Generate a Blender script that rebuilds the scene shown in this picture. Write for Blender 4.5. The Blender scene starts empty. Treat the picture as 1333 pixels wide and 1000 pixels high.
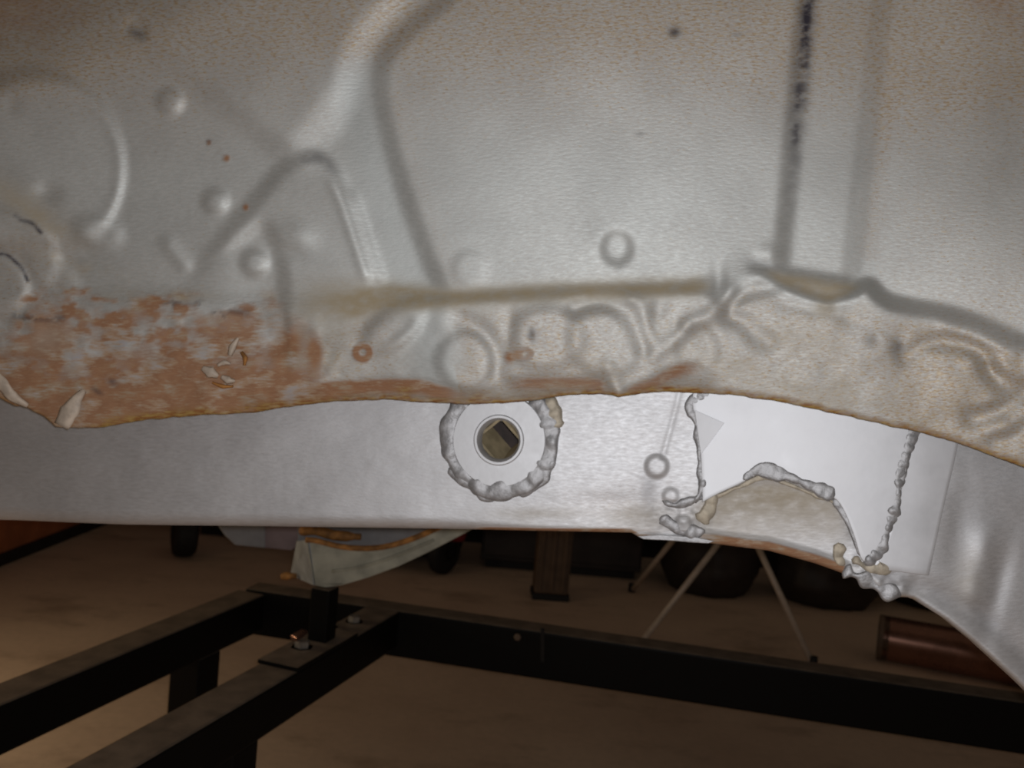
import bpy, bmesh, math, random
import numpy as np
from math import radians, sin, cos, pi, atan2
from mathutils import Vector, Matrix

# ------------------------------------------------------------------ camera
F, CX, CY = 1212.0, 666.5, 500.0          # focal length in pixels of the 1333x1000 frame
ZC = 0.82                                 # lens height above the garage floor
PITCH, ROLL = 3.0, 5.0
p_, a_ = radians(PITCH), radians(ROLL)
fw = np.array([0, cos(p_), -sin(p_)]); up0 = np.array([0, sin(p_), cos(p_)]); rt0 = np.array([1.0, 0, 0])
rt = rt0 * cos(a_) + up0 * sin(a_); up = -rt0 * sin(a_) + up0 * cos(a_)
CAM = np.array([0.0, 0.0, ZC])
scene = bpy.context.scene
C = scene.collection
cd = bpy.data.cameras.new('camera'); cam = bpy.data.objects.new('camera', cd); C.objects.link(cam)
m = Matrix.Identity(4)
for i in range(3):
    m[i][0], m[i][1], m[i][2], m[i][3] = rt[i], up[i], -fw[i], CAM[i]
cam.matrix_world = m
cd.sensor_fit = 'HORIZONTAL'; cd.sensor_width = 36.0; cd.lens = F / 1333.0 * 36.0
cd.clip_start = 0.02
cd.dof.use_dof = True; cd.dof.focus_distance = 0.50; cd.dof.aperture_fstop = 15.0   # hand-held close-up: soft all over
scene.camera = cam

# ------------------------------------------------------------------ light
w = bpy.data.worlds.new('garage_ambient'); scene.world = w; w.use_nodes = True
bg = w.node_tree.nodes['Background']
bg.inputs[0].default_value = (1.0, 0.79, 0.60, 1); bg.inputs[1].default_value = 0.075
fl = bpy.data.lights.new('phone_flash', 'POINT'); fl.energy = 8.3; fl.shadow_soft_size = 0.006
fl.color = (0.975, 0.975, 1.0)
flo = bpy.data.objects.new('phone_flash', fl); C.objects.link(flo)
flo.location = Vector(CAM + rt * 0.010 + up * 0.006 - fw * 0.004)
ar = bpy.data.lights.new('floor_fill', 'AREA'); ar.energy = 3.0; ar.shape = 'RECTANGLE'; ar.size = 0.12; ar.size_y = 0.35
ar.color = (1.0, 0.78, 0.5)
aro = bpy.data.objects.new('floor_fill', ar); C.objects.link(aro); aro.rotation_euler = (0, radians(-52), radians(-28)); aro.location = (-1.6, 1.5, 0.62)   # unseen lamp added beyond the left end of the body to brighten the floor
vs = scene.view_settings
vs.view_transform = 'Standard'; vs.look = 'None'; vs.gamma = 1.0; vs.exposure = 0.0
vs.use_curve_mapping = False

# ------------------------------------------------------------------ pixel geometry -> place
def ray(x, y):
    x = np.asarray(x, float)[..., None]; y = np.asarray(y, float)[..., None]
    return fw + rt * (x - CX) / F - up * (y - CY) / F
def on_z(x, y, z):
    d = ray(x, y); return CAM + d * ((z - ZC) / d[..., 2:3])
def at(x, y, depth):
    return CAM + ray(x, y) * np.asarray(depth, float)[..., None] if np.ndim(depth) else CAM + ray(x, y) * depth
class Plane:
    """a sheet's own plane; P(x, y, h): the point of the sheet seen there, h metres proud of it"""
    def __init__(s, nx, ny, cx, cy, depth):
        n = -ray(nx, ny); s.n = n / np.linalg.norm(n); s.o = at(cx, cy, depth)
        s.eu = rt - s.n * (rt @ s.n); s.eu /= np.linalg.norm(s.eu); s.ev = np.cross(s.n, s.eu)
    def P(s, x, y, h=0.0):
        d = ray(x, y); h = np.asarray(h, float)
        num = (s.o - CAM) @ s.n
        t = num / (d @ s.n)
        base = CAM + d * t[..., None]
        return base + s.n * h[..., None]
    def Q(s, x, y, h=0.0):                 # the same, keeping the sight line of (x, y)
        d = ray(x, y); return CAM + d * (((s.o - CAM) @ s.n + np.asarray(h, float)) / (d @ s.n))[..., None]
PX = 0.70 / F                              # one pixel on the sheet, metres
SHEET = Plane(800, 440, 700, 400, 0.70)
RAIL = Plane(850, 575, 700, 600, 0.735)

# ------------------------------------------------------------------ numpy helpers
def hsh(ix, iy, seed):
    v = np.sin(ix * 127.1 + iy * 311.7 + seed * 74.7) * 43758.5453
    return v - np.floor(v)
def vnoise(x, y, seed=0):
    x = np.asarray(x, float); y = np.asarray(y, float)
    ix, iy = np.floor(x), np.floor(y); fx, fy = x - ix, y - iy
    fx = fx * fx * fx * (fx * (fx * 6 - 15) + 10); fy = fy * fy * fy * (fy * (fy * 6 - 15) + 10)
    a = hsh(ix, iy, seed); b = hsh(ix + 1, iy, seed); c = hsh(ix, iy + 1, seed); d = hsh(ix + 1, iy + 1, seed)
    return (a * (1 - fx) + b * fx) * (1 - fy) + (c * (1 - fx) + d * fx) * fy
def fbm(x, y, seed=0, o=4):
    s = 0; a = .5
    for k in range(o):
        s = s + a * (vnoise(x, y, seed + k * 13) - .5) * 2; x = x * 2.03 + 5; y = y * 2.03 + 9; a *= .5
    return s
def ss(d, w):
    t = np.clip(d / w + .5, 0, 1); return t * t * (3 - 2 * t)
def rng(v, a, b):                          # smooth 0..1 from a to b
    t = np.clip((v - a) / (b - a), 0, 1); return t * t * (3 - 2 * t)
def smooth(pts, n=8):
    P = np.array(pts, float); Q = np.vstack([2 * P[0] - P[1], P, 2 * P[-1] - P[-2]]); out = []
    for i in range(1, len(Q) - 2):
        p0, p1, p2, p3 = Q[i - 1], Q[i], Q[i + 1], Q[i + 2]
        for k in range(n):
            t = k / n
            out.append(.5 * (2 * p1 + (p2 - p0) * t + (2 * p0 - 5 * p1 + 4 * p2 - p3) * t * t + (3 * p1 - p0 - 3 * p2 + p3) * t ** 3))
    out.append(P[-1]); return np.array(out)
def sdist(X, Y, pts, n=5):
    """signed distance to a smooth curve (positive on the left hand in image axes, y down => right hand of travel seen upright) and place along it"""
    P = smooth(pts, n) if n else np.array(pts, float)
    best = np.full(X.shape, 1e9); sg = np.zeros(X.shape); par = np.zeros(X.shape); L = len(P) - 1
    for i in range(L):
        a, b = P[i], P[i + 1]; d = b - a; q = d @ d + 1e-9
        t = np.clip(((X - a[0]) * d[0] + (Y - a[1]) * d[1]) / q, 0, 1)
        ex, ey = X - a[0] - t * d[0], Y - a[1] - t * d[1]; D = ex * ex + ey * ey
        m_ = D < best
        best = np.where(m_, D, best); sg = np.where(m_, np.sign(d[0] * (Y - a[1]) - d[1] * (X - a[0])), sg)
        par = np.where(m_, (i + t) / L, par)
    return np.sqrt(best) * sg, par          # travelling right: positive = below in the picture
def soften(H, s):
    r = int(4 * s) + 1; k = np.exp(-.5 * (np.arange(-r, r + 1) / s) ** 2); k /= k.sum()
    for ax_ in (0, 1):
        P = np.pad(H, [(r, r) if a == ax_ else (0, 0) for a in (0, 1)], mode='edge'); n = H.shape[ax_]
        H = sum(k[i] * (P[i:i + n] if ax_ == 0 else P[:, i:i + n]) for i in range(2 * r + 1))
    return H
def ell(X, Y, cx, cy, a, b, ang=0):
    c, s = cos(radians(ang)), sin(radians(ang)); x, y = X - cx, Y - cy
    u, v = (x * c + y * s) / a, (-x * s + y * c) / b
    return (1 - np.sqrt(u * u + v * v)) * min(a, b)   # >0 inside, pixels
def gau(d, s): return np.exp(-(d / s) ** 2)
def blob(X, Y, cx, cy, a, b=None, ang=0):
    b = b or a; c, s = cos(radians(ang)), sin(radians(ang)); x, y = X - cx, Y - cy
    return np.exp(-(((x * c + y * s) / a) ** 2 + ((-x * s + y * c) / b) ** 2))

# ------------------------------------------------------------------ object helpers
def tag(o, label=None, cat=None, group=None, kind=None):
    for k, v in (('label', label), ('category', cat), ('group', group), ('kind', kind)):
        if v: o[k] = v
    return o
def empty(name, loc, label, cat, group=None):
    o = bpy.data.objects.new(name, None); C.objects.link(o); o.location = Vector(loc); o.empty_display_size = .05
    return tag(o, label, cat, group)
def root_loc(p):
    l = Vector((0, 0, 0))
    while p is not None: l += p.location; p = p.parent
    return l
def link(name, verts, faces, mat, parent=None, smoothf=True, attrs=None, label=None):
    me = bpy.data.meshes.new(name)
    off = np.array(root_loc(parent)) if parent is not None else np.zeros(3)
    me.from_pydata((np.asarray(verts, float) - off).tolist(), [], faces if isinstance(faces, list) else faces.tolist())
    me.update()
    if smoothf: me.polygons.foreach_set('use_smooth', [True] * len(me.polygons))
    for nm, arr in (attrs or {}).items():
        a = me.attributes.new(nm, 'FLOAT_COLOR', 'POINT')
        a.data.foreach_set('color', np.hstack([arr, np.ones((len(arr), 1))]).astype(np.float32).ravel())
    if mat: me.materials.append(mat)
    o = bpy.data.objects.new(name, me); C.objects.link(o)
    if parent is not None: o.parent = parent
    if label: o['label'] = label
    return o
def fix_normals(o):
    bm = bmesh.new(); bm.from_mesh(o.data); bmesh.ops.recalc_face_normals(bm, faces=bm.faces); bm.to_mesh(o.data); bm.free(); return o
def bevel(o, wd, seg=2, ang=40):
    md = o.modifiers.new('bevel', 'BEVEL'); md.width = wd; md.segments = seg; md.limit_method = 'ANGLE'; md.angle_limit = radians(ang)
    return o
def prism(name, bottom, vec, mat, parent=None, bev=0.0, label=None):
    """a flat outline (list of points) thickened by vec"""
    b = [np.array(q, float) for q in bottom]; n = len(b); v = np.array(vec, float)
    V = b + [q + v for q in b]
    Fc = [list(range(n))[::-1], list(range(n, 2 * n))] + [[i, (i + 1) % n, n + (i + 1) % n, n + i] for i in range(n)]
    o = link(name, V, Fc, mat, parent, False, label=label); fix_normals(o)
    if bev: bevel(o, bev)
    return o
def beam(name, a, b, wd, ht, mat, parent=None, bev=.004, label=None):
    """rectangular tube from a to b, the line running along the middle of its top face"""
    a, b = np.array(a, float), np.array(b, float); d = (b - a) / np.linalg.norm(b - a)
    s = np.cross(d, [0, 0, 1.0]); s /= np.linalg.norm(s)
    return prism(name, [a - s * wd / 2, a + s * wd / 2, b + s * wd / 2, b - s * wd / 2], [0, 0, -ht], mat, parent, bev, label)
def box(name, c, sx, sy, sz, rz, mat, parent=None, bev=.003, label=None):
    c = np.array(c, float); ux = np.array([cos(rz), sin(rz), 0]); uy = np.array([-sin(rz), cos(rz), 0])
    q = [c + ux * i * sx / 2 + uy * j * sy / 2 for i, j in ((-1, -1), (1, -1), (1, 1), (-1, 1))]
    return prism(name, q, [0, 0, sz], mat, parent, bev, label)
def tube_path(name, pts, r, mat, parent=None, n=10, caps=True, label=None):
    P = np.array(pts, float); R = np.broadcast_to(np.asarray(r, float), (len(P),)); V = []; Fc = []
    prev = None
    for i in range(len(P)):
        t = P[min(i + 1, len(P) - 1)] - P[max(i - 1, 0)]; t /= np.linalg.norm(t)
        if prev is None:
            h = np.array([0, 0, 1.0]) if abs(t[2]) < .9 else np.array([1.0, 0, 0]); s = np.cross(t, h)
        else: s = prev - t * (prev @ t)
        s /= np.linalg.norm(s); prev = s; q = np.cross(t, s)
        for k in range(n): V.append(P[i] + R[i] * (s * cos(2 * pi * k / n) + q * sin(2 * pi * k / n)))
    for i in range(len(P) - 1):
        for k in range(n): Fc.append([i * n + k, i * n + (k + 1) % n, (i + 1) * n + (k + 1) % n, (i + 1) * n + k])
    if caps: Fc += [list(range(n))[::-1], [(len(P) - 1) * n + k for k in range(n)]]
    return fix_normals(link(name, V, Fc, mat, parent, True, label=label))
def lathe(name, prof, c, axis, mat, parent=None, n=48, label=None, closed=False):
    """profile (radius, height along axis) turned about axis through c"""
    c = np.array(c, float); ax = np.array(axis, float); ax /= np.linalg.norm(ax)
    h = np.array([0, 0, 1.0]) if abs(ax[2]) < .9 else np.array([1.0, 0, 0]); s = np.cross(ax, h); s /= np.linalg.norm(s); q = np.cross(ax, s)
    V = []; Fc = []; k = len(prof)
    for j in range(n):
        e = s * cos(2 * pi * j / n) + q * sin(2 * pi * j / n)
        V += [c + e * r + ax * z for r, z in prof]
    for j in range(n):
        for i in range(k if closed else k - 1):
            i2 = (i + 1) % k
            Fc.append([j * k + i, ((j + 1) % n) * k + i, ((j + 1) % n) * k + i2, j * k + i2])
    o = link(name, V, Fc, mat, parent, True, label=label)
    bm = bmesh.new(); bm.from_mesh(o.data); bmesh.ops.remove_doubles(bm, verts=bm.verts, dist=1e-6)
    bmesh.ops.recalc_face_normals(bm, faces=bm.faces); bm.to_mesh(o.data); bm.free()
    md = o.modifiers.new('edge', 'EDGE_SPLIT'); md.split_angle = radians(24)
    return o

# ------------------------------------------------------------------ materials
class NT:
    def __init__(s, name):
        s.m = bpy.data.materials.new(name); s.m.use_nodes = True; s.t = s.m.node_tree; s.b = s.t.nodes['Principled BSDF']
    def n(s, typ, **k):
        nd = s.t.nodes.new(typ)
        for a, v in k.items(): setattr(nd, a, v)
        return nd
    def put(s, sock, v):
        if isinstance(v, bpy.types.NodeSocket): s.t.links.new(v, sock)
        elif v is not None: sock.default_value = v
    def math(s, op, a, b=None, c=None, clamp=False):
        nd = s.n('ShaderNodeMath', operation=op, use_clamp=clamp)
        for i, v in enumerate((a, b, c)): s.put(nd.inputs[i], v)
        return nd.outputs[0]
    def mix(s, f, a, b):
        nd = s.n('ShaderNodeMix', data_type='RGBA'); s.put(nd.inputs[0], f)
        s.put(nd.inputs[6], a if isinstance(a, bpy.types.NodeSocket) else (*a, 1)); s.put(nd.inputs[7], b if isinstance(b, bpy.types.NodeSocket) else (*b, 1))
        return nd.outputs[2]
    def mapr(s, v, a, b, c=0.0, d=1.0):
        nd = s.n('ShaderNodeMapRange', interpolation_type='SMOOTHSTEP')
        for i, q in enumerate((v, a, b, c, d)): s.put(nd.inputs[i], q)
        return nd.outputs[0]
    def attr(s, name):
        nd = s.n('ShaderNodeAttribute', attribute_name=name); sp = s.n('ShaderNodeSeparateColor'); s.t.links.new(nd.outputs['Color'], sp.inputs[0])
        return nd, sp.outputs
    def noise(s, vec, scale, detail=3, rough=.55, lac=2.0):
        nd = s.n('ShaderNodeTexNoise'); s.put(nd.inputs['Vector'], vec); nd.inputs['Scale'].default_value = scale
        nd.inputs['Detail'].default_value = detail; nd.inputs['Roughness'].default_value = rough
        return nd.outputs[0]
    def mapping(s, vec, scale=(1, 1, 1), rot=(0, 0, 0), loc=(0, 0, 0)):
        nd = s.n('ShaderNodeMapping'); s.put(nd.inputs['Vector'], vec)
        nd.inputs['Scale'].default_value = scale; nd.inputs['Rotation'].default_value = rot; nd.inputs['Location'].default_value = loc
        return nd.outputs[0]
    def ramp(s, f, stops):
        nd = s.n('ShaderNodeValToRGB'); s.put(nd.inputs[0], f); e = nd.color_ramp.elements
        while len(e) < len(stops): e.new(.5)
        for i, (p, c) in enumerate(stops): e[i].position = p; e[i].color = (*c, 1)
        return nd.outputs[0]
    def bump(s, h, strength=.3, dist=.001):
        nd = s.n('ShaderNodeBump'); s.put(nd.inputs['Height'], h); nd.inputs['Strength'].default_value = strength; nd.inputs['Distance'].default_value = dist
        s.t.links.new(nd.outputs[0], s.b.inputs['Normal'])
    def set(s, col=None, rough=None, metal=None, spec=None):
        if col is not None: s.put(s.b.inputs['Base Color'], col if isinstance(col, bpy.types.NodeSocket) else (*col, 1))
        s.put(s.b.inputs['Roughness'], rough); s.put(s.b.inputs['Metallic'], metal); s.put(s.b.inputs['Specular IOR Level'], spec)
        return s.m

def sheet_material(name, base, metal, rough):
    """zinc-grey primered steel; masks: ma = rust, dust, tan; mb = dark stains and painted shade, pale filler, yellow edge; uv = place on the sheet in pixels/100"""
    g = NT(name)
    uv, _ = g.attr('sheet_uv'); v = uv.outputs['Vector']
    _, A = g.attr('mask_a'); _, B = g.attr('mask_b')
    cloud = g.noise(v, 1.1, 3); fine = g.noise(g.mapping(v, (9, 30, 1), (0, 0, radians(8))), 1.0, 2)
    speck = g.noise(g.mapping(v, (13, 40, 1), (0, 0, radians(-7))), 1.0, 2.0, .6)
    speck2 = g.noise(g.mapping(v, (16, 50, 1), (0, 0, radians(-12)), (3, 7, 0)), 1.0, 2.0, .5)
    grime = g.noise(g.mapping(v, (5, 9, 1), (0, 0, radians(-20))), 1.0, 4)
    col = g.mix(g.mapr(cloud, .3, .7), tuple(c * .93 for c in base), tuple(c * 1.06 for c in base))
    col = g.mix(g.math('MULTIPLY', g.mapr(fine, .35, .7), .12), col, (.92, .90, .90))
    # film of settled rust dust, thicker where the mask says so
    film = g.math('MULTIPLY', A[1], g.mapr(speck2, .25, .75, .14, .56), clamp=True)
    col = g.mix(film, col, (.50, .36, .27))
    thr = g.math('SUBTRACT', .80, g.math('MULTIPLY', A[1], .30))
    sp = g.mapr(speck, thr, g.math('ADD', thr, .12))
    col = g.mix(g.math('MULTIPLY', sp, .6), col, (.46, .29, .12))
    sp3 = g.mapr(g.noise(g.mapping(v, (11, 36, 1), (0, 0, radians(-9)), (9, 4, 0)), 1.0, 2.0, .6), g.math('ADD', thr, -.02), g.math('ADD', thr, .10))
    col = g.mix(g.math('MULTIPLY', sp3, .5), col, (.60, .47, .28))
    # tan dust
    tn = g.math('MULTIPLY', A[2], g.mapr(grime, .2, .65, .55, 1.0), clamp=True)
    col = g.mix(tn, col, (.46, .385, .26))
    # rust
    rn = g.noise(g.mapping(v, (1.5, 2.6, 1), (0, 0, radians(-24))), 1.0, 4, .52)
    rn2 = g.noise(g.mapping(v, (7, 34, 1), (0, 0, radians(-24))), 1.0, 3, .6)
    rcol = g.ramp(g.math('ADD', g.math('MULTIPLY', rn, .72), g.math('MULTIPLY', rn2, .28)),
                  [(.30, (.42, .42, .46)), (.38, (.50, .43, .38)), (.44, (.46, .31, .20)), (.50, (.36, .185, .10)), (.56, (.40, .22, .12)), (.62, (.44, .33, .23)), (.70, (.55, .50, .47))])
    rf = g.math('MULTIPLY', A[0], 1.0, clamp=True)
    rmask = g.mapr(g.math('ADD', rf, g.math('MULTIPLY', g.math('SUBTRACT', g.math('ADD', g.math('MULTIPLY', rn, .6), g.math('MULTIPLY', rn2, .4)), .5), .8)), .08, .85)
    col = g.mix(rmask, col, rcol)
    col = g.mix(g.math('MULTIPLY', B[2], g.mapr(grime, .25, .6, .4, 1.0), clamp=True), col, g.mix(g.mapr(rn2, .35, .65), (.46, .30, .09), (.30, .12, .03)))
    col = g.mix(g.math('MULTIPLY', B[1], 1.0, clamp=True), col, (.62, .55, .46))
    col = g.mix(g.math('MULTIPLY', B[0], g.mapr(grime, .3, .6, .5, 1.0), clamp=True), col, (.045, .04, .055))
    cover = g.math('MAXIMUM', g.math('MAXIMUM', rmask, g.math('MULTIPLY', tn, .8)), g.math('MAXIMUM', g.math('MULTIPLY', B[2], 1.0, clamp=True), g.math('MULTIPLY', film, .5)))
    cover = g.math('MAXIMUM', cover, g.math('MAXIMUM', g.math('MULTIPLY', B[0], .8), B[1]), clamp=True)
    met = g.math('MULTIPLY', g.math('SUBTRACT', 1.0, cover), metal)
    ro = g.math('ADD', rough, g.math('ADD', g.math('MULTIPLY', cover, .22), g.math('MULTIPLY', g.math('SUBTRACT', fine, .5), .22)))
    g.bump(g.math('ADD', g.math('MULTIPLY', fine, .6), g.math('MULTIPLY', g.math('MULTIPLY', rn2, rmask), 2.0)), .35, .0009)
    return g.set(col, ro, met)

def plain(name, col, rough=.5, metal=0.0, nscale=60, var=.15, bumpd=.0004, spec=None):
    g = NT(name); tc = g.n('ShaderNodeTexCoord').outputs['Object']
    nz = g.noise(tc, nscale, 4)
    c = g.mix(g.mapr(nz, .3, .7), tuple(q * (1 - var) for q in col), tuple(min(1, q * (1 + var)) for q in col))
    if bumpd: g.bump(nz, .4, bumpd)
    return g.set(c, g.math('ADD', rough, g.math('MULTIPLY', g.math('SUBTRACT', nz, .5), .2)), metal, spec)

M = {}
M['sheet'] = sheet_material('zinc_primer_sheet', (.63, .668, .658), .66, .60)
M['rail'] = sheet_material('zinc_primer_rail', (.80, .815, .84), .82, .60)
M['weld'] = plain('primered_weld', (.48, .48, .49), .56, .7, 160, .2, .0018)
M['weld_tan'] = plain('dusty_weld', (.55, .49, .39), .6, .4, 160, .2, .0014)
M['collar'] = plain('primered_collar', (.78, .79, .81), .60, .80, 120, .04, .0003)
M['bore'] = plain('tan_bore', (.42, .35, .22), .6, .1, 90, .2)
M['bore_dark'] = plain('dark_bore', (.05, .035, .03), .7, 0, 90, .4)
M['plate'] = plain('primered_plate', (.79, .80, .825), .60, .80, 26, .09, .0006)
M['flake'] = plain('peeled_filler', (.62, .52, .42), .6, 0, 90, .22, .0012)
M['brk_blue'] = plain('bracket_blue_grey', (.38, .42, .46), .55, .2, 40, .2)
M['brk_green'] = plain('bracket_green_grey', (.44, .43, .34), .6, .15, 30, .25)
M['brk_rust'] = plain('bracket_rust', (.42, .19, .05), .75, 0, 70, .45, .001)
M['pan'] = plain('pan_grey', (.30, .30, .31), .6, .2, 30, .12)
M['pan_pink'] = plain('pan_pinkish', (.28, .215, .22), .65, .1, 30, .15)
g = NT('black_steel_paint'); tc = g.n('ShaderNodeTexCoord').outputs['Object']; nz = g.noise(tc, 35, 4)
upn = g.n('ShaderNodeSeparateXYZ'); g.put(upn.inputs[0], g.n('ShaderNodeNewGeometry').outputs['True Normal'])
dustf = g.math('MULTIPLY', g.mapr(upn.outputs[2], .8, .98), g.mapr(nz, .2, .8, .45, .8))       # workshop dust lying on top faces
M['jig'] = g.set(g.mix(dustf, (.006, .0055, .005), (.34, .26, .19)), .5, 0, .12)
M['bolt'] = plain('zinc_bolt', (.62, .58, .52), .35, .8, 150, .15)
M['rubber'] = plain('black_rubber', (.012, .012, .012), .7, 0, 80, .3)
M['red'] = plain('dark_red_paint', (.22, .012, .018), .5, 0, 30, .15)
M['timber'] = plain('brown_board', (.13, .085, .055), .7, 0, 25, .2)
M['brownwall'] = plain('red_brown_wall', (.50, .16, .06), .8, 0, 12, .18)
M['skirting'] = plain('black_skirting', (.015, .012, .011), .7, 0, 20, .2)
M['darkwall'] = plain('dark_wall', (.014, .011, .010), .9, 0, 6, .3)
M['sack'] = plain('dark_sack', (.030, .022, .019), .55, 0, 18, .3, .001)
M['legs'] = plain('pale_stand_tube', (.62, .52, .43), .4, .1, 60, .1)
M['copper'] = plain('brown_metal_pipe', (.30, .15, .105), .28, .7, 20, .12)

g = NT('concrete_floor'); tc = g.n('ShaderNodeTexCoord').outputs['Object']
n1 = g.noise(tc, 1.6, 5, .6); n2 = g.noise(g.mapping(tc, (3.2, 5.5, 1)), 1.0, 6, .66); n3 = g.noise(tc, 55, 3)
c = g.mix(g.mapr(n1, .3, .7), (.56, .40, .29), (.70, .52, .38))
c = g.mix(g.mapr(n2, .50, .72, 0, .6), c, (.27, .18, .12))
c = g.mix(g.mapr(n3, .3, .8, 0, .2), c, (.36, .27, .19))
g.bump(n3, .3, .0015)
M['floor'] = g.set(c, .75, 0)

# ------------------------------------------------------------------ the room
def struct(o): o['kind'] = 'structure'; return o
struct(prism('floor', [(-3.2, -2.2, 0), (4.2, -2.2, 0), (4.2, 3.6, 0), (-3.2, 3.6, 0)], (0, 0, -.1), M['floor']))
struct(prism('wall_back', [(-3.2, 3.6, -.1), (4.2, 3.6, -.1), (4.2, 3.7, -.1), (-3.2, 3.7, -.1)], (0, 0, 2.7), M['darkwall']))
struct(prism('wall_left', [(-1.62, 2.1, 0), (-1.52, 2.1, 0), (-1.438, 3.6, 0), (-1.538, 3.6, 0)], (0, 0, 2.4), M['brownwall']))
struct(prism('baseboard_left', [(-1.52, 2.1, 0), (-1.505, 2.1, 0), (-1.423, 3.6, 0), (-1.438, 3.6, 0)], (0, 0, .035), M['skirting']))

# ------------------------------------------------------------------ the car body side
car = empty('car_body_shell', (0, .70, .70), 'bare grey primered car body side with rusty torn lower edge and round jack socket', 'car body')

def axis_vals(lo, a, b, hi, fine, coarse):
    g1 = a - np.cumsum(np.geomspace(fine * 1.1, coarse, 26))[::-1]; g2 = b + np.cumsum(np.geomspace(fine * 1.1, coarse, 26))
    return np.concatenate([np.arange(lo, g1[0] - 5, coarse), g1, np.arange(a, b, fine), g2, np.arange(g2[-1] + coarse, hi + 1, coarse)])

EDGE = [(-900, 470), (-400, 480), (-120, 498), (-30, 512), (0, 519), (20, 529), (36, 531), (58, 543), (72, 556), (100, 558), (135, 556), (180, 548), (240, 542), (290, 539), (330, 537),
        (400, 526), (450, 522), (500, 520), (560, 524), (610, 526), (650, 525), (700, 521), (740, 514), (780, 513), (798, 514), (806, 517), (818, 515), (835, 512), (880, 510), (950, 514),
        (1000, 520), (1050, 530), (1100, 541), (1160, 555), (1200, 563), (1260, 581), (1333, 608), (1500, 680), (2200, 1000)]
def edge_y(x):
    e = np.array(EDGE); y = np.interp(x, e[:, 0], e[:, 1])
    return y + 1.6 * fbm(x / 14.0, 0 * x + 3.3, 5, 3)

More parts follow.
